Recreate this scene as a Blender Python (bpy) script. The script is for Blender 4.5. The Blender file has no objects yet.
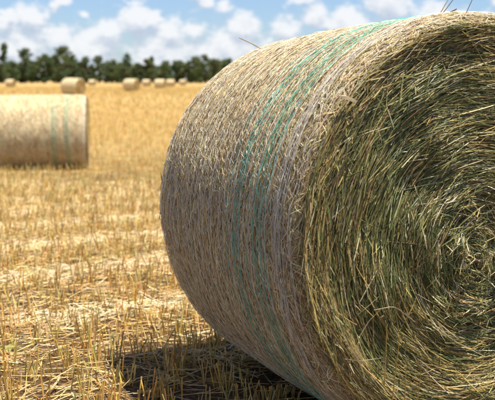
import bpy, math, random
import numpy as np

rng = np.random.default_rng(11)
random.seed(5)
scene = bpy.context.scene
COL = scene.collection
PI = math.pi
R_ = math.radians

# ------------------------------------------------------------------ camera
FPX, CAM_H, HORIZON = 950.0, 1.09, 80.5          # focal length and horizon in photo pixels (495 x 400)
cam_d = bpy.data.cameras.new('camera')
cam = bpy.data.objects.new('camera', cam_d)
COL.objects.link(cam)
cam.location = (0, 0, CAM_H)
cam.rotation_euler = (PI / 2 - math.atan((200 - HORIZON) / FPX), 0, 0)
cam_d.sensor_width = 36
cam_d.lens = FPX / 495 * 36
cam_d.clip_start, cam_d.clip_end = 0.05, 9000
cam_d.dof.use_dof = True
cam_d.dof.focus_distance = 3.0
cam_d.dof.aperture_fstop = 5.2
scene.camera = cam

# ------------------------------------------------------------------ light
SUN_EL = R_(71.5)
SUN_DIR = (0.92, -0.39)                           # horizontal direction towards the sun
sx, sy = SUN_DIR
n_ = math.hypot(sx, sy); sx /= n_; sy /= n_
sun_d = bpy.data.lights.new('sun', 'SUN')
sun_d.energy = 3.9
sun_d.angle = R_(0.55)
sun_d.color = (1.0, 0.95, 0.86)
sun = bpy.data.objects.new('sun', sun_d)
COL.objects.link(sun)
sun.location = (20, 8, 30)
from mathutils import Vector
sv = Vector((sx * math.cos(SUN_EL), sy * math.cos(SUN_EL), math.sin(SUN_EL)))
sun.rotation_euler = sv.to_track_quat('Z', 'Y').to_euler()

scene.view_settings.view_transform = 'Standard'
scene.view_settings.look = 'None'
scene.view_settings.gamma = 1.0
scene.view_settings.use_curve_mapping = False
scene.view_settings.exposure = 1.12
scene.cycles.use_denoising = True
scene.cycles.max_bounces = 8
scene.cycles.transparent_max_bounces = 8


# ------------------------------------------------------------------ node helpers
class NT:
    def __init__(self, tree):
        self.t = tree
    def n(self, typ, **kw):
        nd = self.t.nodes.new(typ)
        for k, v in kw.items():
            setattr(nd, k, v)
        return nd
    def l(self, a, b):
        self.t.links.new(a, b)
    def put(self, sock, v):
        if hasattr(v, 'is_output'):
            self.l(v, sock)
        else:
            sock.default_value = v
    def m(self, op, a, b=None, c=None, clamp=False):
        nd = self.n('ShaderNodeMath', operation=op, use_clamp=clamp)
        for i, v in enumerate((a, b, c)):
            if v is not None:
                self.put(nd.inputs[i], v)
        return nd.outputs[0]
    def vm(self, op, a, b=None):
        nd = self.n('ShaderNodeVectorMath', operation=op)
        self.put(nd.inputs[0], a)
        if b is not None:
            self.put(nd.inputs[1], b)
        return nd.outputs['Value'] if op in ('DISTANCE', 'LENGTH', 'DOT_PRODUCT') else nd.outputs[0]
    def noise(self, vec, scale, detail=4, rough=0.55, dist=0.0):
        nd = self.n('ShaderNodeTexNoise')
        self.put(nd.inputs['Vector'], vec)
        nd.inputs['Scale'].default_value = scale
        nd.inputs['Detail'].default_value = detail
        nd.inputs['Roughness'].default_value = rough
        nd.inputs['Distortion'].default_value = dist
        return nd.outputs['Fac']
    def ramp(self, fac, stops):
        nd = self.n('ShaderNodeValToRGB')
        self.put(nd.inputs[0], fac)
        el = nd.color_ramp.elements
        while len(el) < len(stops):
            el.new(0.5)
        for e, (p, c) in zip(el, stops):
            e.position = p
            e.color = (c[0], c[1], c[2], 1)
        return nd.outputs[0]
    def mix(self, fac, a, b, blend='MIX'):
        nd = self.n('ShaderNodeMix', data_type='RGBA', blend_type=blend)
        self.put(nd.inputs['Factor'], fac)
        for k, v in ((6, a), (7, b)):
            if not hasattr(v, 'is_output') and len(v) == 3:
                v = (*v, 1)
            self.put(nd.inputs[k], v)
        return nd.outputs[2]
    def step(self, x, lo, hi):
        nd = self.n('ShaderNodeMapRange', interpolation_type='SMOOTHSTEP')
        self.put(nd.inputs[0], x)
        nd.inputs[1].default_value = lo
        nd.inputs[2].default_value = hi
        return nd.outputs[0]


# ------------------------------------------------------------------ sky with fair-weather cumulus
world = bpy.data.worlds.new('World')
scene.world = world
world.use_nodes = True
wt = world.node_tree
wt.nodes.clear()
W = NT(wt)
sky = W.n('ShaderNodeTexSky', sky_type='NISHITA')
sky.sun_disc = False
sky.sun_elevation = SUN_EL
sky.sun_rotation = math.atan2(sx, sy)
sky.air_density = 1.0
sky.dust_density = 0.4
sky.ozone_density = 1.5
SKY_K = 0.098
tc = W.n('ShaderNodeTexCoord')
dirv = W.vm('NORMALIZE', tc.outputs['Generated'])
sep = W.n('ShaderNodeSeparateXYZ'); W.l(dirv, sep.inputs[0])
az = W.m('ARCTAN2', sep.outputs[0], sep.outputs[1])
el = W.m('ARCSINE', sep.outputs[2])
PUFFS = [(38, 20, 30), (12, 27, 22), (138, 24, 30), (112, 34, 26), (66, 38, 34), (172, 34, 30), (207, 4, 15), (225, 8, 16),
         (196, 32, 24), (240, 30, 32), (312, 18, 26), (288, 30, 30), (385, 6, 40), (350, 26, 40), (430, 22, 40), (20, 50, 58), (90, 52, 58), (160, 54, 58), (230, 52, 58), (88, 17, 9), (18, 16, 10)]

def density(dv):
    comb = W.n('ShaderNodeCombineXYZ')
    W.l(az, comb.inputs[0])
    e2 = W.m('ADD', el, dv)
    W.l(W.m('MULTIPLY', e2, 1.25), comb.inputs[1])
    p = comb.outputs[0]
    big = W.noise(p, 22, 5, 0.56)
    fine = W.noise(p, 75, 6, 0.62)
    acc = None
    for (px, py, r) in PUFFS:
        c = ((px - 247.5) / FPX, (HORIZON - py) / FPX * 1.25, 0)
        d = W.m('MULTIPLY_ADD', W.vm('DISTANCE', p, c), -FPX / (r * 0.88), 0.92)
        d = W.m('MAXIMUM', d, -0.3)
        acc = d if acc is None else W.m('SMOOTH_MAX', acc, d, 0.15)
    # further clouds all round, sparser upwards; unseen upper cover raised for fill light
    gen = W.m('SUBTRACT', W.m('MULTIPLY_ADD', big, 4.2, -2.15), W.m('MULTIPLY', W.m('ABSOLUTE', e2), 0.15))
    acc = W.m('SMOOTH_MAX', acc, gen, 0.1)
    s = W.m('ADD', acc, W.m('MULTIPLY_ADD', big, 1.5, -0.75))
    return W.m('ADD', s, W.m('MULTIPLY_ADD', fine, 1.2, -0.6))

d0 = density(0.0)
d1 = density(0.011)
cover = W.step(d0, 0.0, 0.55)
shade = W.m('SUBTRACT', d1, d0)
lit = W.step(shade, 0.55, -0.45)
ccol = W.mix(lit, (0.25, 0.285, 0.345), (0.44, 0.445, 0.455))
# sky colour dimmed and tinted evenly at every height
skyc = W.mix(1.0, sky.outputs[0], (SKY_K * 0.44, SKY_K * 0.515, SKY_K * 0.67), 'MULTIPLY')
cl = W.mix(W.m('MULTIPLY', cover, 0.92), skyc, ccol)
bg = W.n('ShaderNodeBackground'); bg.inputs[1].default_value = 1.0
W.l(cl, bg.inputs[0])
wo = W.n('ShaderNodeOutputWorld'); W.l(bg.outputs[0], wo.inputs[0])


# ------------------------------------------------------------------ material helpers
def new_mat(name):
    m = bpy.data.materials.new(name)
    m.use_nodes = True
    m.node_tree.nodes.clear()
    return m, NT(m.node_tree)

def straw_mat(name, rough=0.5, transl=0.25, grain=60, spec=0.35):
    """dry stems and blades: colour per straw from the 'col' attribute, fine lengthwise variation"""
    m, T = new_mat(name)
    at = T.n('ShaderNodeAttribute', attribute_name='col')
    tcn = T.n('ShaderNodeTexCoord')
    ns = T.noise(tcn.outputs['Object'], grain, 3, 0.6)
    v = T.m('MULTIPLY_ADD', ns, 0.9, 0.55)
    c = T.mix(1.0, at.outputs['Color'], (1, 1, 1), 'MULTIPLY')
    hs = T.n('ShaderNodeHueSaturation')
    T.l(c, hs.inputs['Color']); T.l(v, hs.inputs['Value'])
    pb = T.n('ShaderNodeBsdfPrincipled')
    T.l(hs.outputs[0], pb.inputs['Base Color'])
    pb.inputs['Roughness'].default_value = rough
    pb.inputs['Specular IOR Level'].default_value = spec
    tr = T.n('ShaderNodeBsdfTranslucent'); T.l(hs.outputs[0], tr.inputs[0])
    mx = T.n('ShaderNodeMixShader'); mx.inputs[0].default_value = transl
    T.l(pb.outputs[0], mx.inputs[1]); T.l(tr.outputs[0], mx.inputs[2])
    o = T.n('ShaderNodeOutputMaterial'); T.l(mx.outputs[0], o.inputs[0])
    return m

def noise_mat(name, stops, scale, rough=0.8, bump=0.3, bscale=None, stretch=(1, 1, 1), spec=0.2):
    m, T = new_mat(name)
    tcn = T.n('ShaderNodeTexCoord')
    mp = T.n('ShaderNodeMapping'); mp.inputs['Scale'].default_value = stretch
    T.l(tcn.outputs['Object'], mp.inputs[0])
    ns = T.noise(mp.outputs[0], scale, 7, 0.65)
    c = T.ramp(ns, stops)
    pb = T.n('ShaderNodeBsdfPrincipled')
    T.l(c, pb.inputs['Base Color'])
    pb.inputs['Roughness'].default_value = rough
    pb.inputs['Specular IOR Level'].default_value = spec
    bp = T.n('ShaderNodeBump'); bp.inputs['Strength'].default_value = bump; bp.inputs['Distance'].default_value = 0.02
    T.l(T.noise(mp.outputs[0], bscale or scale * 2.5, 6, 0.7), bp.inputs['Height'])
    T.l(bp.outputs[0], pb.inputs['Normal'])
    o = T.n('ShaderNodeOutputMaterial'); T.l(pb.outputs[0], o.inputs[0])
    return m

MAT = {}
MAT['straw'] = straw_mat('dry_straw', 0.45, 0.28)
MAT['hay'] = straw_mat('hay_blades', 0.42, 0.18, 45)
MAT['stub'] = straw_mat('stubble_straw', 0.45, 0.35, 40)
MAT['leaf'] = straw_mat('tree_leaves', 0.55, 0.25, 3)
MAT['net'] = straw_mat('net_plastic', 0.35, 0.3, 30, 0.4)
MAT['core'] = noise_mat('hay_core', [(0.25, (0.06, 0.048, 0.022)), (0.5, (0.17, 0.135, 0.06)), (0.75, (0.33, 0.26, 0.13))], 60, 0.85, 0.8)
MAT['side'] = noise_mat('bale_side_straw', [(0.28, (0.44, 0.31, 0.14)), (0.5, (0.72, 0.56, 0.30)), (0.72, (0.82, 0.68, 0.42))], 55, 0.75, 0.8, stretch=(1, 2.2, 1))
MAT['far_side'] = noise_mat('far_bale_side', [(0.28, (0.50, 0.38, 0.18)), (0.5, (0.66, 0.52, 0.28)), (0.72, (0.74, 0.62, 0.39))], 14, 0.7, 0.6, stretch=(1, 2.2, 1))
MAT['far_face'] = noise_mat('far_bale_end', [(0.28, (0.30, 0.20, 0.07)), (0.5, (0.46, 0.32, 0.12)), (0.72, (0.58, 0.43, 0.2))], 18, 0.8, 0.8)
MAT['bark'] = noise_mat('tree_bark', [(0.3, (0.07, 0.055, 0.04)), (0.7, (0.16, 0.13, 0.10))], 6, 0.9, 0.6)
MAT['clod'] = noise_mat('soil', [(0.3, (0.03, 0.022, 0.015)), (0.7, (0.09, 0.065, 0.042))], 40, 0.95, 0.8)


# ------------------------------------------------------------------ mesh helpers
def link(name, me, mat=None, parent=None, label=None, cat=None, group=None, kind=None):
    o = bpy.data.objects.new(name, me)
    COL.objects.link(o)
    if me is not None and mat is not None and len(me.materials) == 0:
        me.materials.append(mat)
    if parent is not None:
        o.parent = parent
    for k, v in (('label', label), ('category', cat), ('group', group), ('kind', kind)):
        if v:
            o[k] = v
    return o

def mesh_np(name, V, F, C=None, smooth=False):
    """V (n,3), F list of index arrays with equal row length per array, C (n,3) colours"""
    me = bpy.data.meshes.new(name)
    V = np.ascontiguousarray(V, np.float32)
    if not isinstance(F, (list, tuple)):
        F = [F]
    loops = np.concatenate([f.reshape(-1) for f in F]).astype(np.int32)
    sizes = np.concatenate([np.full(len(f), f.shape[1], np.int32) for f in F])
    starts = np.concatenate([[0], np.cumsum(sizes)[:-1]]).astype(np.int32)
    me.vertices.add(len(V)); me.vertices.foreach_set('co', V.reshape(-1))
    me.loops.add(len(loops)); me.loops.foreach_set('vertex_index', loops)
    me.polygons.add(len(sizes)); me.polygons.foreach_set('loop_start', starts)
    me.update(calc_edges=True)
    me.polygons.foreach_set('use_smooth', np.full(len(sizes), smooth, bool))
    if C is not None:
        a = me.attributes.new('col', 'FLOAT_COLOR', 'POINT')
        a.data.foreach_set('color', np.c_[C, np.ones(len(C))].astype(np.float32).reshape(-1))
    me.validate()
    return me

def unit(v):
    return v / np.maximum(np.linalg.norm(v, axis=-1, keepdims=True), 1e-9)

def ribbons(P, w, up, cols, closed=False, taper=0.5, hfac=0.35, vary=0.0):
    """P (N,S,3) centre lines, w (N,) widths, up (N,3) or (N,S,3); roof-shaped (or closed three-sided) straws. -> V, F, C"""
    N, S, _ = P.shape
    tan = unit(np.gradient(P, axis=1))
    if up.ndim == 2:
        up = np.repeat(up[:, None], S, 1)
    side = unit(np.cross(tan, up))
    upv = unit(np.cross(side, tan))
    if isinstance(taper, (float, int)):
        prof = 1 - (1 - taper) * np.abs(np.linspace(-1, 1, S)) ** 2.5
        prof = np.repeat(prof[None], N, 0)
    else:
        prof = taper
    hw = (w[:, None] * prof)[..., None] * 0.5
    A = P - side * hw
    B = P + upv * hw * 2 * hfac
    D = P + side * hw
    V = np.stack([A, B, D], 2)                                     # N,S,3,3
    idx = np.arange(N * S * 3).reshape(N, S, 3)
    a, b = idx[:, :-1], idx[:, 1:]
    q = [np.stack([a[..., 0], a[..., 1], b[..., 1], b[..., 0]], -1), np.stack([a[..., 1], a[..., 2], b[..., 2], b[..., 1]], -1)]
    F = [np.concatenate([x.reshape(-1, 4) for x in q])]
    if closed:
        F[0] = np.concatenate([F[0], np.stack([a[..., 2], a[..., 0], b[..., 0], b[..., 2]], -1).reshape(-1, 4)])
        F.append(idx[:, -1, ::-1].reshape(-1, 3))
        F.append(idx[:, 0].reshape(-1, 3))
    C = np.repeat(cols[:, None, None], S, 1).repeat(3, 2)
    if vary:
        C = C * (1 + vary * (rng.random((N, S, 1, 1)) - 0.5))
    return V.reshape(-1, 3), F, C.reshape(-1, 3)

def merge(parts):
    Vs, Fq, Ft, Cs, o = [], [], [], [], 0
    for V, F, C in parts:
        Vs.append(V); Cs.append(C)
        for f in F:
            (Fq if f.shape[1] == 4 else Ft).append(f + o)
        o += len(V)
    F = [np.concatenate(x) for x in (Fq, Ft) if x]
    return np.concatenate(Vs), F, np.concatenate(Cs)

def palette(n, cols, weights, jitter=0.18):
    cols = np.array(cols, float)
    w = np.array(weights, float); w /= w.sum()
    k = rng.choice(len(cols), n, p=w)
    c = cols[k] * (1 + jitter * rng.standard_normal((n, 1))) * (1 + 0.06 * rng.standard_normal((n, 3)))
    return np.clip(c, 0.01, 0.9)

class Noise:
    """cheap smooth noise: a sum of random sine waves over k inputs"""
    def __init__(self, k, freqs, n=7):
        self.w = rng.standard_normal((n, k)) * np.array(freqs)
        self.p = rng.random(n) * 2 * PI
    def __call__(self, *a):
        x = np.stack(np.broadcast_arrays(*a), -1)
        return np.sin(x @ self.w.T + self.p).mean(-1) * 1.6


# ------------------------------------------------------------------ the field
dipn = Noise(2, (0.35, 0.35))
def terrain(x, y):
    x = np.asarray(x, float); y = np.asarray(y, float)
    s = np.where(y < 16.5, 5.6, 14.0)
    d = -0.44 * np.exp(-((y - 16.5) / s) ** 2)
    u = 0.014 * dipn(x, y) * np.clip((np.abs(y - 3) + np.abs(x)) / 3, 0, 1)
    return d + u

def axis_pts(lims):
    out = [lims[0][0]]
    for a, b, n in lims:
        out += list(np.linspace(a, b, n + 1)[1:])
    return np.array(out)
gx = axis_pts([(-3000, -300, 12), (-300, -30, 20), (-30, -6, 30), (-6, 6, 96), (6, 30, 30), (30, 300, 20), (300, 3000, 12)])
gy = axis_pts([(-200, -4, 20), (-4, 10, 112), (10, 40, 80), (40, 400, 70), (400, 4000, 30)])
X, Y = np.meshgrid(gx, gy, indexing='ij')
Z = terrain(X, Y)
nx, ny = X.shape
idx = np.arange(nx * ny).reshape(nx, ny)
Fg = np.stack([idx[:-1, :-1], idx[1:, :-1], idx[1:, 1:], idx[:-1, 1:]], -1).reshape(-1, 4)
gm, T = new_mat('stubble_field_ground')
tcn = T.n('ShaderNodeTexCoord')
ob = tcn.outputs['Object']
mp = T.n('ShaderNodeMapping'); mp.inputs['Rotation'].default_value = (0, 0, R_(-36)); mp.inputs['Scale'].default_value = (0.25, 1.6, 1)
T.l(ob, mp.inputs[0])
rows = T.noise(mp.outputs[0], 1.3, 5, 0.6)
mp2 = T.n('ShaderNodeMapping'); mp2.inputs['Rotation'].default_value = (0, 0, R_(-8)); mp2.inputs['Scale'].default_value = (0.06, 0.35, 1)
T.l(ob, mp2.inputs[0])
wide = T.noise(mp2.outputs[0], 0.8, 5, 0.6)
fine = T.noise(ob, 55, 6, 0.7)
sp = T.n('ShaderNodeSeparateXYZ'); T.l(ob, sp.inputs[0])
near = T.step(T.m('DIVIDE', T.m('ADD', sp.outputs[1], 0.0), 30.0), 0.25, 0.9)
soil = T.ramp(fine, [(0.30, (0.025, 0.016, 0.009)), (0.5, (0.10, 0.06, 0.028)), (0.7, (0.32, 0.20, 0.08))])
straw = T.ramp(T.m('ADD', T.m('MULTIPLY', rows, 0.5), T.m('MULTIPLY', wide, 0.5)),
               [(0.32, (0.33, 0.215, 0.075)), (0.5, (0.46, 0.31, 0.115)), (0.66, (0.55, 0.40, 0.18))])
straw = T.mix(T.m('MULTIPLY_ADD', fine, 0.3, 0.0), straw, (0.30, 0.18, 0.07))
gcol = T.mix(near, soil, straw)
pb = T.n('ShaderNodeBsdfPrincipled'); T.l(gcol, pb.inputs['Base Color'])
pb.inputs['Roughness'].default_value = 0.9; pb.inputs['Specular IOR Level'].default_value = 0.1
bp = T.n('ShaderNodeBump'); bp.inputs['Strength'].default_value = 0.6; bp.inputs['Distance'].default_value = 0.03
T.l(fine, bp.inputs['Height']); T.l(bp.outputs[0], pb.inputs['Normal'])
o = T.n('ShaderNodeOutputMaterial'); T.l(pb.outputs[0], o.inputs[0])
link('field_ground', mesh_np('field_ground', np.stack([X, Y, Z], -1).reshape(-1, 3), Fg, smooth=True), gm, kind='structure',
     label='golden harvested stubble field reaching to the far trees')

# ------------------------------------------------------------------ the big bale: dimensions
BR, BL = 0.65, 1.12                                # radius, length
BX, BY, BYAW = 0.692, 2.719, 0.431                 # middle of the front end on the ground
KX, SH, TAPER = 0.985, -0.022, 0.966
SINK = 0.012
lump = Noise(3, (2.2, 2.2, 2.6), 9)
lump2 = Noise(3, (9, 9, 7), 9)
def bale_radius(th, s):
    """radius factor at angle th and length position s (metres from the front end)"""
    r = BR * (1 + (TAPER - 1) * s / BL)
    e = np.minimum(s, BL - s)
    r = r - 0.030 * np.exp(-np.clip(e, 0, 9) / 0.022) + 0.005 * np.sin(PI * np.clip(s / BL, 0, 1))
    c, n = np.cos(th), np.sin(th)
    r = r + 0.006 * lump(c, n, s * 2) + 0.004 * lump2(c, n, s * 2)
    return r
def bale_pt(th, s, dr=0.0):
    """point on the wrapped side, local frame: x across, y along (0 = front end), z up from the ground"""
    r = bale_radius(th, s) + dr
    x = np.cos(th) * r * KX + SH * np.sin(th)
    zc = BR * (1 + (TAPER - 1) * s / BL)
    return np.stack(np.broadcast_arrays(x, s, zc + np.sin(th) * r - SINK), -1)
def rad_dir(th):
    return np.stack([np.cos(th), np.zeros_like(th), np.sin(th)], -1)
cy, sy_ = math.cos(BYAW), math.sin(BYAW)
def in_bale(x, y, grow=0.0):
    """mask: ground points under / inside the big bale near ground level"""
    dx, dy = x - BX, y - BY
    lx = dx * cy + dy * sy_; ly = -dx * sy_ + dy * cy
    return (np.abs(lx) < 0.24 + grow) & (ly > -0.01 - grow * 0.3) & (ly < BL + grow * 0.5)
def bale_dist(x, y):
    dx, dy = x - BX, y - BY
    return dx * cy + dy * sy_, -dx * sy_ + dy * cy

# ------------------------------------------------------------------ stubble and litter
ROW_A = R_(35)
ca, sa = math.cos(ROW_A), math.sin(ROW_A)
rown = Noise(2, (0.6, 0.6))
patch = Noise(2, (1.1, 1.1))
STUB_COL = [(0.82, 0.58, 0.19), (0.75, 0.48, 0.13), (0.85, 0.67, 0.31), (0.46, 0.32, 0.11), (0.38, 0.34, 0.11)]
STUB_W = [4, 4, 2.2, 1.0, 0.15]
LIT_COL = [(0.75, 0.54, 0.20), (0.82, 0.67, 0.36), (0.66, 0.44, 0.145), (0.44, 0.255, 0.085), (0.82, 0.72, 0.5)]
LIT_W = [4, 1.2, 4, 2.8, 0.25]

def view_points(n, d0, d1, margin, power=1.0):
    """random ground points inside the field of view (plus a margin in metres) between two distances"""
    u = rng.random(n)
    d = d0 + (d1 - d0) * u ** power
    half = d * (247.5 / FPX) + margin
    hm = d1 * (247.5 / FPX) + margin
    x = (rng.random(n) * 2 - 1) * hm
    k = np.abs(x) < half
    return x[k], d[k]

def row_snap(x, y, spacing, spread):
    """pull points on to drill rows running at ROW_A"""
    u = x * ca + y * sa
    v = -x * sa + y * ca + 0.03 * rown(x, y)
    k = np.round(v / spacing)
    v2 = k * spacing + rng.standard_normal(len(x)) * spread
    return u * ca - v2 * sa, u * sa + v2 * ca

def stalks(x, y, h, w, cols, lean=0.2, seg=2, closed=False):
    n = len(x)
    z = terrain(x, y)
    base = np.stack([x, y, z - 0.01], -1)
    a = rng.random(n) * 2 * PI
    ln = np.abs(rng.standard_normal(n)) * lean
    tipd = np.stack([np.cos(a) * ln, np.sin(a) * ln, np.ones(n)], -1) * h[:, None]
    t = np.linspace(0, 1, seg + 1)[None, :, None]
    bend = np.stack([np.cos(a + 1), np.sin(a + 1), np.zeros(n)], -1)[:, None] * (t * t) * (h * lean * 0.35)[:, None, None]
    P = base[:, None] + tipd[:, None] * t + bend
    up = np.stack([np.cos(a + 2), np.sin(a + 2), np.full(n, 0.05)], -1)
    return ribbons(P, w, up, cols, closed=closed, taper=np.repeat(np.linspace(1.1, 0.85, seg + 1)[None], n, 0), hfac=0.7, vary=0.25)

def swath(x, y):
    v = -x * sa + y * ca
    return np.sin(v * 2 * PI / 0.95 + 0.6 + 0.9 * rown(x, y)) * 0.5 + 0.5
parts = []
# near stubble, in drill rows
x, y = view_points(18500, 2.6, 12.5, 1.8)
k = rng.random(len(x)) < np.clip((12.5 - y) / 4.5, 0, 1)
x, y = x[k], y[k]
x, y = row_snap(x, y, 0.23, 0.03)
x = np.repeat(x, 4) + rng.standard_normal(len(x) * 4) * 0.014
y = np.repeat(y, 4) + rng.standard_normal(len(y) * 4) * 0.014
keep = (~in_bale(x, y, 0.03)) & (y > 2.4) & (patch(x, y) > -0.75) & (rng.random(len(x)) > 0.75 * (swath(x, y) > 0.86) * (y > 4.2))
x, y = x[keep], y[keep]
h = np.clip(rng.normal(0.085, 0.03, len(x)), 0.03, 0.19) * (1 + 0.25 * patch(x, y))
lx, ly = bale_dist(x, y)
under = (np.abs(lx) < 0.62) & (ly > -0.05) & (ly < BL + 0.05)         # pressed down beneath the bulge of the bale
h = np.where(under, np.minimum(h, 0.02 + 0.62 * np.clip(np.abs(lx) - 0.2, 0, 1) ** 1.6 + 0.01), h)
NEARX, NEARY, NEARH = x, y, h
single = np.zeros(len(x), bool)
sunx, sunyy = x, y
cand = np.where((y < 5.2) & (h > 0.085) & (np.abs(x) < y * 0.262) & ((x < 0.25) | (y < 2.72)))[0]
order = cand[np.argsort(y[cand] - h[cand] * 6)]
pick = order[:190]
single[pick] = True
parts.append(stalks(x[~single], y[~single], h[~single], rng.uniform(0.0035, 0.0062, (~single).sum()), palette((~single).sum(), STUB_COL, STUB_W), closed=True))
# middle distance
x, y = view_points(150000, 8, 48, 3.0, 0.8)
k = rng.random(len(x)) < np.clip((48 - y) / 24, 0, 1) * np.clip((y - 7.6) / 4.5, 0, 1)
x, y = x[k], y[k]
x, y = row_snap(x, y, 0.21, 0.03)
keep = (patch(x, y) > -0.8) & (rng.random(len(x)) > 0.6 * (swath(x, y) > 0.86))
x, y = x[keep], y[keep]
parts.append(stalks(x, y, np.clip(rng.normal(0.12, 0.03, len(x)), 0.05, 0.22), rng.uniform(0.005, 0.009, len(x)), palette(len(x), STUB_COL, STUB_W), seg=1))
# far tufts
x, y = view_points(90000, 24, 190, 4.0, 0.9)
k = rng.random(len(x)) < np.clip((y - 24) / 20, 0, 1) * np.clip((190 - y) / 90, 0, 1)
x, y = x[k], y[k]
x, y = row_snap(x, y, 0.42, 0.06)
parts.append(stalks(x, y, np.clip(rng.normal(0.12, 0.03, len(x)), 0.05, 0.2), rng.uniform(0.02, 0.045, len(x)), palette(len(x), STUB_COL, STUB_W), seg=1))
V, F, C = merge(parts)
link('cut_stubble', mesh_np('cut_stubble', V, F, C), MAT['stub'], kind='stuff', label='cut golden stubble standing in rows across the field', cat='stubble')

# single stubble stalks of the foreground
def shadow_test(x, y):
    """is a ground point inside the big bale's shadow?"""
    out = np.zeros(len(x), bool)
    k = 1 / math.tan(SUN_EL)
    for hz in np.linspace(0.05, 1.25, 25):
        px, py = x + sx * k * hz, y + sy * k * hz
        lx, ly = bale_dist(px, py)
        out |= (lx ** 2 + (hz - BR) ** 2 < (BR * 0.98) ** 2) & (ly > 0) & (ly < BL)
    return out
variants = []
for v in range(14):
    hh = 0.1
    Vv, Fv, Cv = stalks(np.zeros(1), np.array([2.0]), np.array([hh]), np.array([0.0052]), palette(1, STUB_COL, STUB_W), lean=0.12, seg=4, closed=True)
    Vv = Vv - np.array([0, 2.0, terrain(0, 2.0)])
    variants.append(mesh_np('stubble_stalk', Vv, Fv, Cv))
    variants[-1].materials.append(MAT['stub'])
shd = shadow_test(NEARX[pick], NEARY[pick])
for i, k in enumerate(pick):
    px, py = float(NEARX[k]), float(NEARY[k])
    o = link('stubble_stalk', variants[i % 14],
             label='upright stubble stalk in the dark shadow beside the big bale' if shd[i] else 'upright golden stubble stalk in the sunlit foreground left of the big bale',
             cat='stubble stalk', group='stubble stalks in the bale shadow' if shd[i] else 'stubble stalks in the sunlit foreground')
    o.location = (px, py, float(terrain(px, py)))
    o.rotation_euler = (random.gauss(0, 0.07), random.gauss(0, 0.07), random.random() * 6.28)
    f = float(NEARH[k]) / 0.1
    o.scale = (1, 1, f)

# litter: loose straw lying about, thick along the swaths
def litter(x, y, ln, w, cols, lift=0.012, tilt=0.12, seg=3, along=0.0):
    n = len(x)
    z = terrain(x, y) + rng.random(n) ** 2 * lift + 0.003
    a = rng.random(n) * PI
    if along:
        a = np.where(rng.random(n) < along, ROW_A + rng.standard_normal(n) * 0.35, a)
    d = np.stack([np.cos(a), np.sin(a), rng.standard_normal(n) * tilt], -1)
    pr = np.stack([-np.sin(a), np.cos(a), np.zeros(n)], -1)
    t = np.linspace(-0.5, 0.5, seg + 1)[None, :, None]
    curv = (rng.standard_normal(n) * 0.18 * ln)[:, None, None]
    P = np.stack([x, y, z], -1)[:, None] + d[:, None] * t * ln[:, None, None] + pr[:, None] * (t * t * 4 - 0.5) * curv * 0.5
    gz = terrain(P[..., 0], P[..., 1]) + 0.002
    P[..., 2] = np.maximum(P[..., 2], gz)
    return ribbons(P, w, np.tile([0, 0, 1.0], (n, 1)), cols, taper=0.75, hfac=0.4, vary=0.2)

parts = []
x, y = view_points(270000, 2.5, 13, 1.8, 0.75)
k = (rng.random(len(x)) < (0.34 + 0.66 * swath(x, y) ** 3) * np.clip((13 - y) / 5, 0, 1)) & ~in_bale(x, y, -0.05) & ((rng.random(len(x)) < 0.58) | ~((bale_dist(x, y)[0] > -1.55 + 0.2 * patch(x * 3, y * 3)) & (bale_dist(x, y)[1] > -0.6) & (bale_dist(x, y)[1] < BL + 0.03)))  # litter thinned beside the bale: bare dark soil widens and deepens its shadow
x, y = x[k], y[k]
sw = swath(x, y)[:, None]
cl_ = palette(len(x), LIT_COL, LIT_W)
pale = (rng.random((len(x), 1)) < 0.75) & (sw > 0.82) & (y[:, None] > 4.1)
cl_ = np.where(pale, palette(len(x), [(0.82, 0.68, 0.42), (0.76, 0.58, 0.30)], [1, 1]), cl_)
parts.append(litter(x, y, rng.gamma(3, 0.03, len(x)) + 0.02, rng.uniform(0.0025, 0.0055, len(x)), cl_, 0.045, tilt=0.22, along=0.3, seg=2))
x, y = view_points(170000, 8, 60, 3.0, 0.8)
k = rng.random(len(x)) < (0.35 + 0.65 * swath(x, y) ** 2) * np.clip((60 - y) / 34, 0, 1) * np.clip((y - 7.6) / 5, 0, 1)
x, y = x[k], y[k]
parts.append(litter(x, y, rng.gamma(3, 0.05, len(x)) + 0.04, rng.uniform(0.006, 0.012, len(x)), palette(len(x), LIT_COL, LIT_W), 0.05, along=0.4, seg=1))
V, F, C = merge(parts)
link('straw_litter', mesh_np('straw_litter', V, F, C), MAT['straw'], kind='stuff', label='loose golden straw litter strewn between the stubble rows', cat='straw')

# ------------------------------------------------------------------ the big bale
bale = link('hay_bale', None, label='huge net-wrapped round hay bale filling the right of the photo, green hay on its end', cat='hay bale', group='round hay bales in the field')
bale.location = (BX, BY, float(terrain(BX, BY)))
bale.rotation_euler = (0, 0, BYAW)

# core body
nth, nsx = 220, 70
th = np.linspace(0, 2 * PI, nth + 1)[:-1]
ss = np.concatenate([np.linspace(0, 0.1, 14)[:-1], np.linspace(0.1, BL - 0.1, nsx), np.linspace(BL - 0.1, BL, 14)[1:]])
TH, SS = np.meshgrid(th, ss, indexing='ij')
rough3 = Noise(3, (40, 40, 30), 16)
P = bale_pt(TH, SS, -0.008 + 0.004 * rough3(np.cos(TH), np.sin(TH), SS))
m_, n_s = P.shape[:2]
idx = np.arange(m_ * n_s).reshape(m_, n_s)
nxt = np.roll(idx, -1, 0)
Fq = np.stack([idx[:, :-1], idx[:, 1:], nxt[:, 1:], nxt[:, :-1]], -1).reshape(-1, 4)
link('wrapped_side', mesh_np('wrapped_side', P.reshape(-1, 3), Fq, smooth=True), MAT['side'], bale)

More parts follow.
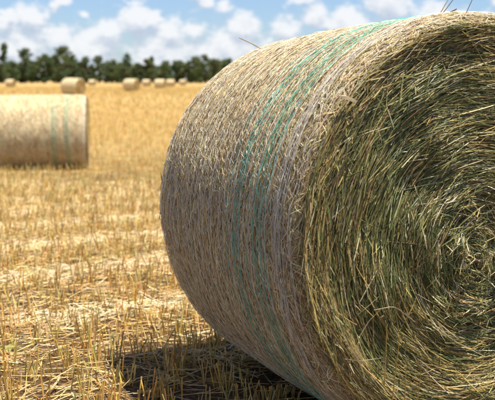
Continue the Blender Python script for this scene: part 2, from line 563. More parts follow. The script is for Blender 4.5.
def end_pt(th, rr, depth, s):
    """point on an end face: rr 0..1 of the rim radius, depth outward"""
    r = bale_radius(th, np.full_like(th, s)) * rr
    zc = BR * (1 + (TAPER - 1) * s / BL)
    # the roll's core sits a little low and towards the wrapped side
    f = (1 - rr)
    x = np.cos(th) * r * KX + SH * np.sin(th) * rr - 0.03 * f
    z = zc - SINK + np.sin(th) * r - 0.085 * f
    return x, z
ridge = Noise(2, (26, 1.6), 12)
ridge2 = Noise(3, (5, 5, 12), 10)
def relief(th, rr):
    return 0.016 * ridge(rr, np.sin(th) * 2 + np.cos(th * 0.5)) + 0.018 * ridge2(np.cos(th), np.sin(th), rr) - 0.008
for s, sg, nm in ((0.0, -1, 'front'), (BL, 1, 'back')):
    rr = np.linspace(0, 1, 60)
    TH, RR = np.meshgrid(th, rr, indexing='ij')
    ex, ez = end_pt(TH, RR, 0, s)
    dep = (relief(TH, RR) - 0.02) * np.clip((1 - RR) / 0.06, 0, 1)
    P = np.stack([ex, s + sg * dep + 0.0 * ex, ez], -1)
    idx = np.arange(P.shape[0] * P.shape[1]).reshape(P.shape[:2]); nxt = np.roll(idx, -1, 0)
    Fq = np.stack([idx[:, :-1], idx[:, 1:], nxt[:, 1:], nxt[:, :-1]], -1).reshape(-1, 4)
    link('end_packing', mesh_np('end_packing', P.reshape(-1, 3), Fq, smooth=True), MAT['core'], bale)

HAY = np.array([(0.17, 0.175, 0.055), (0.10, 0.125, 0.042), (0.27, 0.25, 0.09), (0.40, 0.31, 0.12), (0.50, 0.36, 0.12), (0.62, 0.53, 0.32), (0.20, 0.13, 0.055)])
hayn = Noise(3, (5, 5, 7), 9)
def face_straws(n, s, sg, lmin, lmax, wmin, wmax, dlo, dhi, seg=6, wild=0.16, rlo=0.0, rhi=1.0, pale=0.0):
    rr = rlo + (rhi - rlo) * np.sqrt(rng.random(n))
    t0 = rng.random(n) * 2 * PI
    ln = rng.uniform(lmin, lmax, n) * np.clip(0.45 + rr, 0.5, 1.15)
    dirn = np.where(rng.random(n) < 0.5, 1, -1)
    wildv = rng.standard_normal(n) * wild * (1 + 4.0 * np.clip(0.36 - rr, 0, 1) / 0.36)
    rogue = rng.random(n) < 0.045
    wildv = np.where(rogue, rng.standard_normal(n) * 0.9, wildv)
    t = np.linspace(-0.5, 0.5, seg)[None]
    al = t * ln[:, None]
    rm = np.maximum(rr * BR, 0.04)
    dth = al * np.cos(wildv)[:, None] / rm[:, None] * dirn[:, None]
    drr = al * np.sin(wildv)[:, None] / BR + (al ** 2) * (rng.standard_normal(n) * 0.9)[:, None]
    r2 = rr[:, None] + drr
    over = r2 > 0.985
    r2 = np.where(over, 0.985 + (r2 - 0.985) * 0.15, r2)
    r2 = np.abs(r2)
    tt = t0[:, None] + dth
    ex, ez = end_pt(tt, r2, 0, s)
    mx_, mz_ = ex[:, :1] * 0 + ex.mean(1, keepdims=True), ez.mean(1, keepdims=True)
    e0 = np.stack([ex[:, -1] - ex[:, 0], ez[:, -1] - ez[:, 0]], -1)
    e0 = unit(e0)
    stf = np.clip(rng.normal(0.5, 0.28, n), 0, 1)[:, None]          # stiff stems stay straight, leaves follow the roll
    ex2, ez2 = mx_ + al * e0[:, :1], mz_ + al * e0[:, 1:]
    inside = ((ex2 / KX) ** 2 + (ez2 - BR) ** 2 < (BR * 0.985) ** 2).all(1)[:, None]
    stf = np.where(inside, stf, 0)
    ex, ez = ex * (1 - stf) + ex2 * stf, ez * (1 - stf) + ez2 * stf
    d = rng.uniform(dlo, dhi, n)[:, None] + relief(tt, np.clip(r2, 0, 1)) * np.clip((1.02 - r2) / 0.08, 0, 1)
    d = d + (t * (rng.standard_normal(n) * 0.022)[:, None]) - np.abs(t) ** 2 * 0.02 * rng.random(n)[:, None]
    P = np.stack([ex, s + sg * d, ez], -1)
    tw = rng.standard_normal((n, 2)) * 0.55
    up = np.stack([tw[:, 0], np.full(n, float(sg)), tw[:, 1]], -1)
    # colour zones: gold rim, green body, mixed core
    g = hayn(np.cos(t0), np.sin(t0), rr)
    base = np.array([3.6, 2.8, 3.4, 1.8, 1.3, 1.0, 1.1])
    wts = np.repeat(base[None], n, 0)
    rim = np.clip((rr - 0.80) / 0.15, 0, 1)[:, None]
    low = np.clip((-np.sin(t0) + 0.2), 0, 1)[:, None] * np.clip((rr - 0.35) / 0.3, 0, 1)[:, None]
    wts = wts * (1 - rim * 0.75) + np.array([0.3, 0.1, 1.2, 4, 3.5, 1.2, 1.4]) * rim * 1.1
    wts = wts * (1 - 0.35 * low) + np.array([0.2, 0.1, 1, 2.8, 4.2, 0.9, 0.6]) * low
    wts[:, 0] *= np.exp(0.9 * g); wts[:, 1] *= np.exp(1.3 * g); wts[:, 3] *= np.exp(-0.7 * g); wts[:, 4] *= np.exp(-0.9 * g)
    core = np.clip((0.5 - rr) / 0.3, 0, 1)
    wts[:, 5] *= 1 + 2 * core + pale
    cum = np.cumsum(wts / wts.sum(1, keepdims=True), 1)
    k = (rng.random(n)[:, None] > cum).sum(1).clip(0, 6)
    cols = np.clip(HAY[k] * (1 + 0.2 * rng.standard_normal((n, 1))) * (1 + 0.05 * rng.standard_normal((n, 3))), 0.015, 0.85)
    return P, rng.uniform(wmin, wmax, n), up, cols

parts = []
parts.append(ribbons(*face_straws(15000, 0.0, -1, 0.12, 0.36, 0.0016, 0.0042, -0.024, 0.002, wild=0.12), vary=0.2, hfac=0.22))
parts.append(ribbons(*face_straws(14000, 0.0, -1, 0.09, 0.30, 0.0014, 0.0038, -0.006, 0.016, wild=0.12), vary=0.2, hfac=0.25))
parts.append(ribbons(*face_straws(4000, 0.0, -1, 0.025, 0.10, 0.0016, 0.004, 0.0, 0.026, seg=4, wild=0.35, pale=1.0), vary=0.2, hfac=0.3))
# frayed rim: golden tufts where the wrap ends
parts.append(ribbons(*face_straws(2600, 0.0, -1, 0.05, 0.2, 0.0016, 0.0036, -0.006, 0.018, seg=5, wild=0.3, rlo=0.9, rhi=1.0), vary=0.2, hfac=0.3))
V, F, C = merge(parts)
link('hay_end', mesh_np('hay_end', V, F, C), MAT['hay'], bale, kind='stuff', label='swirl of dry green and golden hay on the near end')
V, F, C = ribbons(*face_straws(3500, BL, 1, 0.12, 0.4, 0.004, 0.009, -0.015, 0.012), vary=0.2, hfac=0.25)
link('hay_end', mesh_np('hay_end_back', V, F, C), MAT['hay'], bale, kind='stuff')
# long straws that stand out one by one
Pl, wl, ul, clr = face_straws(240, 0.0, -1, 0.16, 0.36, 0.0025, 0.0042, 0.008, 0.022, seg=7, wild=0.14, pale=2.0, rhi=0.9)
clr = np.clip(clr * 1.25, 0.03, 0.8)
for i in range(len(Pl)):
    V, F, C = ribbons(Pl[i:i + 1], wl[i:i + 1], ul[i:i + 1], clr[i:i + 1], vary=0.2, hfac=0.35, closed=True)
    link('straw', mesh_np('straw', V, F, C), MAT['hay'], bale)

# straw packed under the net
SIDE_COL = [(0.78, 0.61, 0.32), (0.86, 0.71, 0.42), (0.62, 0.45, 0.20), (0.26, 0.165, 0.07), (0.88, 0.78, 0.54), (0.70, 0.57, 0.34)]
SIDE_W = [4, 3.4, 2.6, 2.1, 1.6, 1.6]  # dark straws made commoner to stand for shaded gaps between net strands
def side_straws(n, lmin, lmax, wmin, wmax, dlo, dhi, spread, seg=4, slo=0.0, shi=BL, cols=SIDE_COL, cw=SIDE_W, tlo=0, thi=2 * PI, lift=0.0):
    t0 = rng.uniform(tlo, thi, n); s0 = rng.uniform(slo, shi, n)
    ln = rng.uniform(lmin, lmax, n)
    a = rng.standard_normal(n) * spread
    t = np.linspace(-0.5, 0.5, seg)[None]
    cv = (rng.standard_normal(n) * 0.055 * ln)[:, None] * (4 * t * t - 0.5)
    al = t * ln[:, None]
    tt = t0[:, None] + (al * np.cos(a)[:, None] - cv * np.sin(a)[:, None]) / BR
    s = s0[:, None] + al * np.sin(a)[:, None] + cv * np.cos(a)[:, None]
    s = np.clip(s, -0.012, BL + 0.01)
    dr = rng.uniform(dlo, dhi, n)[:, None] - 4 * t * t * 0.002 + (t + 0.5) ** 2 * lift * rng.random(n)[:, None]
    P = bale_pt(tt, s, dr)
    tw = rng.standard_normal(n) * 0.4
    up = rad_dir(t0) + np.stack([np.zeros(n), tw, np.zeros(n)], -1)
    return P, rng.uniform(wmin, wmax, n), up, palette(n, cols, cw)
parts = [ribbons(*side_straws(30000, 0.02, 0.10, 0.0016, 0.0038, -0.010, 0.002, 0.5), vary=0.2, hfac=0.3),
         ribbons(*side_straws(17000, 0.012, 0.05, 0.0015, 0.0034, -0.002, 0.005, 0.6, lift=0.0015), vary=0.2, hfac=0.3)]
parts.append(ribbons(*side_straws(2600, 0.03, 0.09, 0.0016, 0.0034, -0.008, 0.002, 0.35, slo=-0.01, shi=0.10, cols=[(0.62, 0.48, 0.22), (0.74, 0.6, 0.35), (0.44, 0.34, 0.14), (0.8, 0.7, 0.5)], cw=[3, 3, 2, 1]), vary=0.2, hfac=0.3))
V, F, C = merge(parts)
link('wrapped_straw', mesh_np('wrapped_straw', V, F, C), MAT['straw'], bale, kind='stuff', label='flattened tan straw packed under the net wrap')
V, F, C = ribbons(*side_straws(600, 0.02, 0.06, 0.0015, 0.003, 0.0, 0.006, 0.9, lift=0.005), vary=0.2, hfac=0.3)
link('loose_straw', mesh_np('loose_straw', V, F, C), MAT['straw'], bale, kind='stuff')

# net wrap: chains running round the bale and zigzag ties between them
def ring_ribbon(s0, width, dr, wob, nseg, col, amp=0.0, period=0.03, jitter=0.0):
    t = np.linspace(0, 2 * PI, nseg + 1)
    f = Noise(2, (3.2, 3.2), 8); f2 = Noise(2, (24, 24), 8)
    s = s0 + wob * f(np.cos(t), np.sin(t)) + wob * 0.35 * f2(np.cos(t), np.sin(t))
    if amp:
        s = s + amp * (((np.arange(nseg + 1) % 2) * 2.0 - 1) + jitter * rng.standard_normal(nseg + 1))
    s = np.clip(s, 0.004, BL - 0.004)
    s[-1] = s[0]
    drv = dr + 0.0034 * f2(np.sin(t) * 1.3, np.cos(t) * 1.3)
    P = bale_pt(t, s, drv)
    return ribbons(P[None], np.array([width]), rad_dir(t)[None], np.array([col]), taper=np.ones((1, nseg + 1)), hfac=0.3, vary=0.35)
parts = []
for layer in range(2):
    n_ch = 28
    for i in range(n_ch):
        s0 = (i + 0.5 + rng.uniform(-0.3, 0.3)) / n_ch * BL
        g = rng.uniform(0.7, 0.86)
        c = (g, g * 0.93, g * rng.uniform(0.74, 0.84))
        parts.append(ring_ribbon(s0, rng.uniform(0.0014, 0.0025), 0.0026 + 0.001 * layer, 0.012, 420, c))
        parts.append(ring_ribbon(s0 + BL / n_ch / 2, rng.uniform(0.0009, 0.0014), 0.002 + 0.001 * layer, 0.006, 260, c, amp=0.016, jitter=0.35))
# the wrap's edge folds over the rim
for i in range(9):
    g = rng.uniform(0.62, 0.82)
    parts.append(ring_ribbon(rng.uniform(0.006, 0.15), rng.uniform(0.0014, 0.0024), 0.0045, 0.009, 420, (g, g * 0.96, g * 0.86)))
V, F, C = merge(parts)
link('net_wrap', mesh_np('net_wrap', V, F, C), MAT['net'], bale, kind='stuff', label='white plastic net wrap stretched round the bale')
for s0 in (0.175, 0.19, 0.205, 0.225, 0.235, 0.325, 0.34, 0.355, 0.37, 0.15, 0.28, 0.42):
    V, F, C = ring_ribbon(s0, rng.uniform(0.002, 0.0034), 0.0050, 0.014, 420, (0.10, rng.uniform(0.44, 0.54), rng.uniform(0.34, 0.42)))
    link('green_net_strand', mesh_np('green_net_strand', V, F, C), MAT['net'], bale, label='teal green marker strand of the net wrap')

# straws sticking out of the bale one by one
def px_ray(px, py):
    p = math.atan((200 - HORIZON) / FPX)
    fw = np.array([0, math.cos(p), -math.sin(p)]); up = np.array([0, math.sin(p), math.cos(p)])
    return fw + np.array([1.0, 0, 0]) * (px - 247.5) / FPX + up * (200 - py) / FPX
def px_at(px, py, depth):
    return np.array([0, 0, CAM_H]) + px_ray(px, py) * depth
def to_local(p):
    d = p - np.array(bale.location)
    return np.array([d[0] * cy + d[1] * sy_, -d[0] * sy_ + d[1] * cy, d[2]])
def stick(pts, width, col, name='protruding_straw', label=None, parent=bale, mat='straw'):
    pts = np.array(pts, float)
    t = np.linspace(0, len(pts) - 1, 9)
    P = np.stack([np.interp(t, np.arange(len(pts)), pts[:, j]) for j in range(3)], -1)
    P[1:-1] = 0.25 * P[:-2] + 0.5 * P[1:-1] + 0.25 * P[2:]
    V, F, C = ribbons(P[None], np.array([width]), np.array([[0.2, -0.8, 0.6]]), np.array([col]), closed=True, taper=0.6, hfac=0.5, vary=0.2)
    return link(name, mesh_np(name, V, F, C), MAT[mat], parent, label=label)
def px_face(px, py, off=0.03):
    o = to_local(np.array([0, 0, CAM_H])); q = to_local(np.array([0, 0, CAM_H]) + px_ray(px, py))
    t = (-off - o[1]) / (q[1] - o[1])
    return o + (q - o) * t
def prot(pix, width, col, label=None):
    if len(pix[0]) == 2:
        return stick([px_face(*p) for p in pix], width, col, label=label)
    return stick([to_local(px_at(*p)) for p in pix], width, col, label=label)
prot([(266, 52, 3.45), (252, 44, 3.43), (239, 38, 3.40)], 0.005, (0.6, 0.45, 0.25), 'single straw sticking up from the top of the wrap')
prot([(428, 30, 2.72), (440, 14, 2.70), (449, -2, 2.70)], 0.003, (0.5, 0.36, 0.16))
prot([(432, 24, 2.72), (444, 12, 2.70), (456, -4, 2.68)], 0.0025, (0.45, 0.30, 0.13))
prot([(455, 40, 2.70), (463, 20, 2.68), (474, -4, 2.66)], 0.0028, (0.42, 0.30, 0.15))
prot([(441, 18, 2.72), (452, 12, 2.69), (457, 9, 2.68)], 0.006, (0.4, 0.26, 0.10))
prot([(341, 97), (348, 98), (356, 102)], 0.014, (0.78, 0.66, 0.42), 'pale broad straw flake on the rim of the near end')
prot([(392, 48), (399, 40), (401, 33)], 0.007, (0.72, 0.60, 0.38))
prot([(306, 354, 2.82), (308, 365, 2.76), (307, 380, 2.74)], 0.006, (0.62, 0.48, 0.18))
prot([(307, 357, 2.80), (314, 357, 2.74), (322, 359, 2.72)], 0.005, (0.66, 0.52, 0.3))
prot([(345, 340), (360, 362), (366, 383)], 0.007, (0.68, 0.55, 0.3))
prot([(374, 310), (395, 306), (415, 322)], 0.0028, (0.62, 0.54, 0.36))
prot([(345, 359), (362, 361), (381, 358)], 0.0025, (0.55, 0.46, 0.28))

# ------------------------------------------------------------------ tall stalks in front of the bale's end
def tall(px, top, d, lean, nm, lab):
    base = px_at(px, 399, d)
    k = (base[2] - 0.0) / 1.0
    g = px_ray(px, 404); t = CAM_H / -g[2]
    b = np.array([0, 0, CAM_H]) + g * d / g[1] * 1.0
    b = np.array([b[0], d, 0.0])
    tp = px_at(px + lean, top, d - 0.02)
    mid = (b + tp) / 2 + np.array([random.uniform(-0.012, 0.012), 0, 0])
    P = np.array([b, mid, tp]) - b
    o = stick(P, 0.0038, (0.62, 0.42, 0.12), nm, lab, None, 'stub')
    o.location = b
    o['category'] = 'stubble stalk'; o['group'] = "tall stalks before the bale's end"
tall(372, 311, 2.62, 1, 'stubble_stalk', "leftmost of the tall golden stalks before the big bale's hay end")
tall(381, 324, 2.60, 6, 'stubble_stalk', "second tall golden stalk from the left before the big bale's hay end")
tall(386, 335, 2.58, 14, 'stubble_stalk', "tall golden stalk leaning right, third from left before the big bale's hay end")
tall(398, 366, 2.55, 8, 'stubble_stalk', "short thick golden stalk at the photo's bottom edge before the big bale's hay end")
tall(408, 371, 2.55, 13, 'stubble_stalk', "rightmost short golden stalk at the photo's bottom edge before the hay end")

# ------------------------------------------------------------------ single fallen straws, clod and weed
def fallen(pa, pb, width, col, lab, hz=0.02):
    def gp(p, z):
        r = px_ray(*p); t = (CAM_H - z) / -r[2]
        return np.array([0, 0, CAM_H]) + r * t
    a, b = gp(pa, hz), gp(pb, hz * 1.3)
    c = (a + b) / 2
    P = np.array([a, c + np.array([0.01, 0.012, 0.006]), b]) - c
    o = stick(P, width, col, 'fallen_straw', lab, None, 'straw')
    o.location = c
    o['category'] = 'straw'; o['group'] = 'single straws lying in the foreground'
fallen((20, 330), (120, 311), 0.005, (0.74, 0.60, 0.34), 'long pale fallen straw slanting across the sunlit stubble at lower left')
fallen((62, 351), (118, 352), 0.005, (0.70, 0.60, 0.40), 'pale fallen straw along the upper edge of the bale shadow')
fallen((95, 349), (120, 337), 0.007, (0.72, 0.60, 0.38), 'thick pale fallen straw rising to the right at the shadow edge')
fallen((18, 372), (90, 369), 0.005, (0.74, 0.64, 0.42), 'long pale fallen straw near the lower left corner')
fallen((48, 392), (60, 376), 0.007, (0.72, 0.60, 0.36), 'short thick pale straw leaning in the lower left shadow')
fallen((92, 376), (112, 388), 0.005, (0.74, 0.68, 0.52), 'short pale straw slanting down right inside the bale shadow', 0.03)
fallen((228, 349), (241, 339), 0.005, (0.76, 0.70, 0.56), 'pale straw at the dark gap beneath the wrapped side', 0.05)
fallen((238, 362), (266, 353), 0.006, (0.62, 0.48, 0.24), 'golden straw lying against the foot of the wrapped side', 0.04)
fallen((0, 291), (70, 279), 0.006, (0.78, 0.66, 0.42), 'long pale straw at the left edge above the green weed')
fallen((120, 297), (176, 285), 0.005, (0.76, 0.62, 0.36), 'pale straw lying just left of the bale on sunlit stubble')

import bmesh
bm = bmesh.new()
bmesh.ops.create_icosphere(bm, subdivisions=3, radius=0.034)
cn = Noise(3, (55, 55, 55), 9)
for v in bm.verts:
    v.co *= 1 + 0.5 * float(cn(v.co.x, v.co.y, v.co.z))
    v.co.z *= 0.6
me = bpy.data.meshes.new('soil_clod'); bm.to_mesh(me); bm.free()
g = px_ray(72, 298); t = CAM_H / -g[2]
o = link('soil_clod', me, MAT['clod'], label='dark clod of bare soil among the sunlit stubble at left', cat='soil clod')
o.location = (g[0] * t, g[1] * t, 0.018)

weed = link('green_weed', None, label='small green weed at the left edge by the shadow', cat='weed')
g = px_ray(5, 352); t = CAM_H / -g[2]
weed.location = (g[0] * t, g[1] * t, float(terrain(g[0] * t, g[1] * t)))
for i in range(16):
    a = rng.random() * 2 * PI; l_ = rng.uniform(0.03, 0.075)
    q = np.linspace(0, 1, 6)[:, None]
    P = np.array([math.cos(a), math.sin(a), 0]) * q * l_ + np.array([0, 0, 1]) * (0.045 * q - 0.03 * q * q + 0.005)
    V, F, C = ribbons(P[None], np.array([0.012]), np.array([[0, 0, 1.0]]), np.array([(rng.uniform(.26, .4), rng.uniform(.30, .38), 0.10)]),
                      taper=np.array([[0.2, 0.7, 1, 0.9, 0.6, 0.1]]), hfac=0.1)
    link('leaf', mesh_np('leaf', V, F, C), MAT['leaf'], weed)

# ------------------------------------------------------------------ the other bales
def make_far_bale(rad, length, nst, nstraw, greens):
    """meshes of one bale lying along local x, standing on z = 0"""
    nz = Noise(3, (2.5, 2.5, 3), 9); nz2 = Noise(3, (14, 14, 10), 9)
    def rf(t, s):
        e = np.minimum(s + length / 2, length / 2 - s)
        return rad + 0.012 * nz(np.cos(t), np.sin(t), s) + 0.006 * nz2(np.cos(t), np.sin(t), s) - 0.05 * np.exp(-np.clip(e, 0, 9) / 0.03)
    def pt(t, s, dr=0.0):
        r = rf(t, s) + dr
        fl = np.maximum(np.sin(t) * r, -rad * 0.965)
        return np.stack(np.broadcast_arrays(s, np.cos(t) * r, fl + rad * 0.965), -1)
    t = np.linspace(0, 2 * PI, 97)[:-1]
    s = np.concatenate([np.linspace(-length / 2, -length / 2 + 0.1, 7)[:-1], np.linspace(-length / 2 + 0.1, length / 2 - 0.1, 24), np.linspace(length / 2 - 0.1, length / 2, 7)[1:]])
    TT, S_ = np.meshgrid(t, s, indexing='ij')
    P = pt(TT, S_)
    idx = np.arange(P.shape[0] * P.shape[1]).reshape(P.shape[:2]); nx_ = np.roll(idx, -1, 0)
    Fq = np.stack([idx[:, :-1], idx[:, 1:], nx_[:, 1:], nx_[:, :-1]], -1).reshape(-1, 4)
    out = {'wrapped_side': [mesh_np('far_wrapped_side', P.reshape(-1, 3), Fq, smooth=True)]}
    out['wrapped_side'][0].materials.append(MAT['far_side'])
    out['hay_end'] = []
    rel = Noise(2, (24, 2), 9)
    for sg in (-1, 1):
        rr = np.linspace(0, 1, 24)
        TT, RR = np.meshgrid(t, rr, indexing='ij')
        p0 = pt(TT, np.full_like(TT, sg * length / 2))
        ctr = np.array([sg * length / 2, 0, rad])
        P = ctr + (p0 - ctr) * RR[..., None]
        P[..., 0] = sg * (length / 2 + (0.012 * rel(RR, TT) - 0.005) * np.clip((1 - RR) / 0.1, 0, 1))
        idx = np.arange(P.shape[0] * P.shape[1]).reshape(P.shape[:2]); nx_ = np.roll(idx, -1, 0)
        Fq = np.stack([idx[:, :-1], idx[:, 1:], nx_[:, 1:], nx_[:, :-1]], -1).reshape(-1, 4)
        me = mesh_np('far_hay_end', P.reshape(-1, 3), Fq, smooth=True); me.materials.append(MAT['far_face'])
        out['hay_end'].append(me)
    # straw fuzz on the side and the ends
    n = nstraw
    t0 = rng.random(n) * 2 * PI; s0 = rng.uniform(-length / 2, length / 2, n); ln = rng.uniform(0.05, 0.2, n)
    a = rng.standard_normal(n) * 0.5; q = np.linspace(-0.5, 0.5, 3)[None]
    tt = t0[:, None] + q * (ln * np.cos(a) / rad)[:, None]; s1 = np.clip(s0[:, None] + q * (ln * np.sin(a))[:, None], -length / 2, length / 2)
    pf = [ribbons(pt(tt, s1, rng.uniform(-0.004, 0.01, n)[:, None]), rng.uniform(0.005, 0.01, n),
                  np.stack([0 * t0, np.cos(t0), np.sin(t0)], -1), palette(n, [(0.66, 0.52, 0.27), (0.74, 0.61, 0.37), (0.54, 0.40, 0.17), (0.78, 0.68, 0.48)], [3, 3, 2, 1.5]), hfac=0.3)]
    for sg in (-1, 1):
        n = nstraw // 3
        t0 = rng.random(n) * 2 * PI; r0 = np.sqrt(rng.random(n)) * 0.96; ln = rng.uniform(0.1, 0.35, n)
        tt = t0[:, None] + np.linspace(-0.5, 0.5, 4)[None] * (ln / np.maximum(r0 * rad, 0.08))[:, None]
        rr2 = r0[:, None] + np.linspace(-0.5, 0.5, 4)[None] * (rng.standard_normal(n) * 0.08)[:, None]
        P = np.stack([sg * (length / 2 + rng.uniform(0.0, 0.02, n))[:, None] + 0 * tt, np.cos(tt) * rad * rr2 * 0.97, np.maximum(rad * 0.965 + np.sin(tt) * rad * rr2 * 0.97, 0.01)], -1)
        pf.append(ribbons(P, rng.uniform(0.006, 0.012, n), np.tile([float(sg), 0.1, 0.1], (n, 1)),
                          palette(n, [(0.5, 0.34, 0.12), (0.6, 0.44, 0.2), (0.36, 0.26, 0.1), (0.24, 0.22, 0.08)], [3, 3, 2, 1]), hfac=0.3))
    V, F, C = merge(pf)
    me = mesh_np('far_straw', V, F, C); me.materials.append(MAT['straw'])
    out['surface_straw'] = [me]
    def ring(s0, w, dr, col, nseg=120):
        t = np.linspace(0, 2 * PI, nseg + 1); f = Noise(2, (3, 3), 6)
        s = np.clip(s0 + 0.012 * f(np.cos(t), np.sin(t)), -length / 2 + 0.006, length / 2 - 0.006); s[-1] = s[0]
        return ribbons(pt(t, s, dr)[None], np.array([w]), np.stack([0 * t, np.cos(t), np.sin(t)], -1)[None], np.array([col]), taper=np.ones((1, nseg + 1)), hfac=0.3, vary=0.3)
    pr = [ring(-length / 2 + (i + rng.random()) / nst * length, rng.uniform(0.003, 0.006), 0.006, (0.8, 0.74, 0.62)) for i in range(nst)]
    for sg in (-1, 1):
        pr += [ring(sg * (length / 2 - rng.uniform(0.01, 0.05)), 0.006, 0.008, (0.82, 0.8, 0.74)) for _ in range(3)]
    V, F, C = merge(pr)
    me = mesh_np('far_net', V, F, C); me.materials.append(MAT['net'])
    out['net_wrap'] = [me]
    out['green_net_strand'] = []
    for s0 in greens:
        V, F, C = ring(s0, 0.009, 0.011, (0.36, 0.56, 0.36))
        me = mesh_np('far_green', V, F, C); me.materials.append(MAT['net'])
        out['green_net_strand'].append(me)
    return out

STUFF = ('surface_straw', 'net_wrap')
def place_bale(kit, x, y, rotz, label, scale=1.0, zoff=-0.02):
    e = link('hay_bale', None, label=label, cat='hay bale', group='round hay bales in the field')
    e.location = (x, y, float(terrain(x, y)) + zoff); e.rotation_euler = (0, 0, rotz); e.scale = (scale,) * 3
    for nm, ms in kit.items():
        for me in ms:
            link(nm, me, None, e, kind='stuff' if nm in STUFF else None)
    return e

near_kit = make_far_bale(0.66, 1.66, 34, 7000, (0.28, 0.30, 0.33, 0.50, 0.52, 0.55))
D2 = 16.2
re = (83 - 247.5) / FPX * D2
a2 = R_(7)
place_bale(near_kit, re - 0.83 * math.cos(a2), D2 + 0.45 - 0.83 * math.sin(a2), a2, 'long wrapped bale cut off by the left edge of the photo, second nearest')
far_kit = make_far_bale(0.65, 1.36, 30, 2500, (0.25, 0.42))
def far_bale(px, wpx, rot, label):
    d = FPX * 1.27 / wpx
    place_bale(far_kit, (px - 247.5) / FPX * d, d, rot, label)
far_bale(74.5, 17.2, R_(-30), 'bale standing above the left bale in the photo, its golden end turned right')
far_bale(132.5, 12.2, R_(-32), 'largest of the small bales before the trees, just left of the big bale')
far_bale(161, 9.0, R_(-20), 'pale distant bale right of the middle, biggest in the row of three by the trees')
far_bale(147.5, 6.8, R_(-25), 'tiny distant bale in front of the trees between two larger bales')
far_bale(171.5, 7.0, R_(-15), 'tiny pale distant bale close to the right of a larger one')
far_bale(183.5, 5.6, R_(-28), 'tiniest distant bale, nearest to the edge of the big bale')
far_bale(12.5, 7.4, R_(-22), 'tiny distant bale near the left edge in front of the trees')
far_bale(93.5, 5.8, R_(-18), 'tiny distant bale just right of the bale with the golden end')

# ------------------------------------------------------------------ the treeline
TREE_D = 350.0
def make_tree(h, rx, base, airy, lean, n, dark):
    """trunk with limbs and a crown of leaf clumps -> (wood mesh, crown mesh); local origin at the foot"""
    paths = []
    tp = np.array([[0, 0, -0.3], [lean * 0.3, 0, h * 0.3], [lean * 0.6, 0.1, h * 0.6], [lean, 0, h * 0.92]])
    def tube(pts, r0, r1, k=6):
        pts = np.array(pts, float)
        tt = np.linspace(0, len(pts) - 1, 7)
        P = np.stack([np.interp(tt, np.arange(len(pts)), pts[:, j]) for j in range(3)], -1)
        rads = np.linspace(r0, r1, 7); ang = np.arange(k) * 2 * PI / k
        d = unit(np.gradient(P, axis=0)); s1 = unit(np.cross(d, np.array([0.3, 0.9, 0.2]))); s2 = np.cross(d, s1)
        V = P[:, None] + rads[:, None, None] * (np.cos(ang)[None, :, None] * s1[:, None] + np.sin(ang)[None, :, None] * s2[:, None])
        idx = np.arange(7 * k).reshape(7, k); nx_ = np.roll(idx, -1, 1)
        return V.reshape(-1, 3), [np.stack([idx[:-1], nx_[:-1], nx_[1:], idx[1:]], -1).reshape(-1, 4)], np.zeros((7 * k, 3))
    wood = [tube(tp, h * 0.022 + 0.06, 0.05)]
    clumps = []
    nb = 22 if not airy else 24
    for i in range(nb):
        f = base + (0.97 - base) * (i + 0.5 * rng.random()) / nb
        z = h * f
        a = rng.random() * 2 * PI
        prof = math.sin(PI * min(1, max(0.0, (f - base * 0.7) / (1.06 - base * 0.7))) ** 0.8) ** 0.7
        L = rx * prof * rng.uniform(0.55, 1.0)
        x0 = np.interp(z, tp[:, 2], tp[:, 0])
        e = np.array([x0 + math.cos(a) * L, math.sin(a) * L, min(h * 0.97, z + L * rng.uniform(0.15, 0.5))])
        m = np.array([x0 + math.cos(a) * L * 0.5, math.sin(a) * L * 0.5, z + L * 0.12])
        wood.append(tube([[x0, 0, z * 0.93], m, e], h * 0.007 + 0.02, 0.02, 5))
        clumps.append((e, rng.uniform(0.16, 0.34) * rx * (0.85 if airy else 1.1)))
        clumps.append((m * 0.5 + e * 0.5 + rng.standard_normal(3) * 0.3, rng.uniform(0.22, 0.38) * rx * (0.8 if airy else 1.1)))
    for f in (0.72, 0.8, 0.87, 0.93, 0.97):
        clumps.append((np.array([lean * f, 0, h * f]) + rng.standard_normal(3) * 0.12 * rx, rx * (0.36 - 0.25 * (f - 0.72) / 0.25)))
    C0 = np.array([c for c, _ in clumps]); R0 = np.array([r for _, r in clumps])
    k = rng.choice(len(C0), n, p=R0 ** 2 / (R0 ** 2).sum())
    d = unit(rng.standard_normal((n, 3)))
    rad = R0[k] * rng.random(n) ** 0.45
    ctr = C0[k] + d * rad[:, None] * np.array([1, 1, 0.8])
    sz = rng.uniform(0.16, 0.42, n) * (0.9 if airy else 1.1)
    u = unit(rng.standard_normal((n, 3))); v = unit(np.cross(u, rng.standard_normal((n, 3))))
    Q = np.stack([ctr - u * sz[:, None], ctr + v * sz[:, None] * 0.55, ctr + u * sz[:, None], ctr - v * sz[:, None] * 0.55], 1)
    base_c = [(0.10, 0.145, 0.048), (0.125, 0.17, 0.055), (0.075, 0.115, 0.042), (0.155, 0.18, 0.065)] if dark else [(0.11, 0.14, 0.045), (0.14, 0.16, 0.05), (0.075, 0.105, 0.035), (0.16, 0.17, 0.06)]
    cc = palette(len(C0), base_c, [3, 3, 2, 1.2], 0.12)[k] * (1 + 0.15 * rng.standard_normal((n, 1)))
    Vw, Fw, _ = merge(wood)
    wm = mesh_np('trunk', Vw, Fw, smooth=True); wm.materials.append(MAT['bark'])
    Cq = np.repeat(np.clip(cc, 0.01, 0.3), 4, 0)
    crown = mesh_np('crown', Q.reshape(-1, 3), np.arange(n * 4).reshape(n, 4), Cq); crown.materials.append(MAT['leaf'])
    return wm, crown, (Vw, Fw), (Q.reshape(-1, 3), Cq)

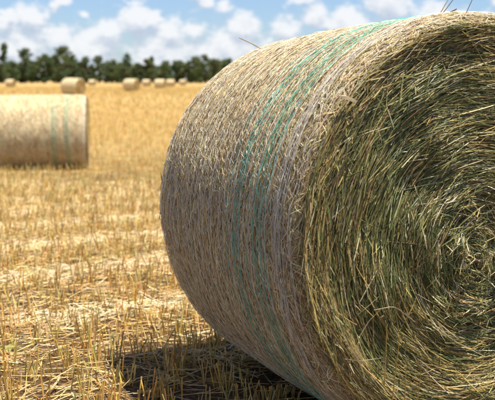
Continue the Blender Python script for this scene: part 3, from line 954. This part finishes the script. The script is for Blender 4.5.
KINDS = [make_tree(13, 2.9, 0.1, True, 0.4, 2600, True), make_tree(12, 4.2, 0.1, True, -0.3, 3200, True), make_tree(11, 4.0, 0.08, False, 0.2, 3600, True),
         make_tree(11, 3.6, 0.08, False, -0.2, 3400, False), make_tree(10, 4.6, 0.06, False, 0.3, 3800, True), make_tree(12, 2.9, 0.06, False, 0.0, 3200, True)]
KH = [13, 12, 11, 11, 10, 12]
TREES = [(-4, 60, 4, 'dark round tree at the very left edge of the treeline'),
         (5, 44, 0, 'tallest slender airy tree at the left end of the treeline'),
         (14, 63, 4, 'low dark tree between the slender left tree and an airy tree'),
         (28, 50, 1, 'tall airy tree with a round top, second tall one from the left'),
         (40, 62, 2, 'dark tree right behind a tall airy tree in the left treeline'),
         (47, 56, 2, 'dense dark tree in the left treeline above the wrapped bale'),
         (56, 56, 3, 'lighter green tree left of the tallest middle pair'),
         (66, 48, 1, 'tall open-crowned tree right above the bale with the golden end'),
         (74, 56, 1, 'airy tree leaning on the tall open-crowned tree at its right'),
         (88, 57, 5, 'narrow dark cone-shaped tree, left one of a pair'),
         (100, 56, 5, 'narrow dark cone-shaped tree, right one of a pair'),
         (114, 62, 4, 'broad low dark tree right of the cone-shaped pair'),
         (121, 64, 2, 'dark tree directly behind the largest small bale'),
         (129, 54, 0, 'slim tall tree poking above its neighbours behind a small bale'),
         (139, 64, 2, 'dark tree just right of the slim tall one'),
         (149, 60, 3, 'olive green lighter tree in the middle of the right treeline'),
         (154, 57, 0, 'slender tree rising behind the olive green one'),
         (166, 62, 2, 'dark round tree above the row of three distant bales'),
         (177, 63, 4, 'broad low tree above the tiniest distant bales'),
         (189, 62, 3, 'light green tree left of the last trees by the big bale'),
         (197, 58, 2, 'dense tree, third from the edge of the big bale'),
         (206, 56, 1, 'tall tree whose crown tops the right end of the treeline'),
         (216, 60, 2, 'dark tree next to the edge of the big bale'),
         (228, 61, 4, 'last tree half hidden by the edge of the big bale'),
         (238, 62, 2, 'tree peeping over the shoulder of the big bale')]
for i, (px, top, kd, lab) in enumerate(TREES):
    d = TREE_D + [0, 6, -5, 9, 3][i % 5]
    e = link('tree', None, label=lab, cat='tree', group='trees along the far edge of the field')
    hh = (HORIZON - top) / FPX * d + CAM_H
    e.location = ((px - 247.5) / FPX * d, d, 0)
    k = hh / KH[kd]
    e.scale = (k * random.uniform(0.9, 1.1), k, k)
    e.rotation_euler = (0, 0, random.random() * 6.28)
    link('trunk', KINDS[kd][0], None, e)
    link('crown', KINDS[kd][1], None, e)

# the wood behind and beyond the frame reads as one mass
Vs, Cs, n0 = [], [], 0
def mass(x, d, kd, k, thin):
    Q, Cq = KINDS[kd][3]
    q = Q.reshape(-1, 4, 3)[::thin] * 1.0
    c = q.mean(1, keepdims=True)
    q = (c + (q - c) * (1.15 * thin ** 0.4)) * k
    a = random.random() * 6.28
    rot = np.array([[math.cos(a), math.sin(a), 0], [-math.sin(a), math.cos(a), 0], [0, 0, 1]])
    Vs.append((q @ rot + np.array([x, d, 0])).reshape(-1, 3)); Cs.append(Cq.reshape(-1, 4, 3)[::thin].reshape(-1, 3))
x = -330.0
while x < 330:
    infr = -100 < x < 0
    mass(x, TREE_D + random.uniform(18, 40), random.choice([2, 3, 4, 2]), random.uniform(0.6, 0.8) if infr else random.uniform(0.75, 1.15), 3)
    if not infr:
        mass(x + 2, TREE_D + random.uniform(0, 12), random.choice([1, 2, 3, 4, 5]), random.uniform(0.8, 1.2), 3)
    # low scrub along the foot
    mass(x + 1, TREE_D + random.uniform(10, 16), 4, random.uniform(0.4, 0.6), 3)
    mass(x + 2.5, TREE_D + random.uniform(10, 16), 2, random.uniform(0.35, 0.5), 3)
    x += random.uniform(3.5, 5.5)
V = np.concatenate(Vs); C = np.concatenate(Cs)
link('distant_wood', mesh_np('distant_wood', V, np.arange(len(V)).reshape(-1, 4), C), MAT['leaf'], kind='stuff',
     label='dark green wood and scrub massed behind the line of trees', cat='wood')
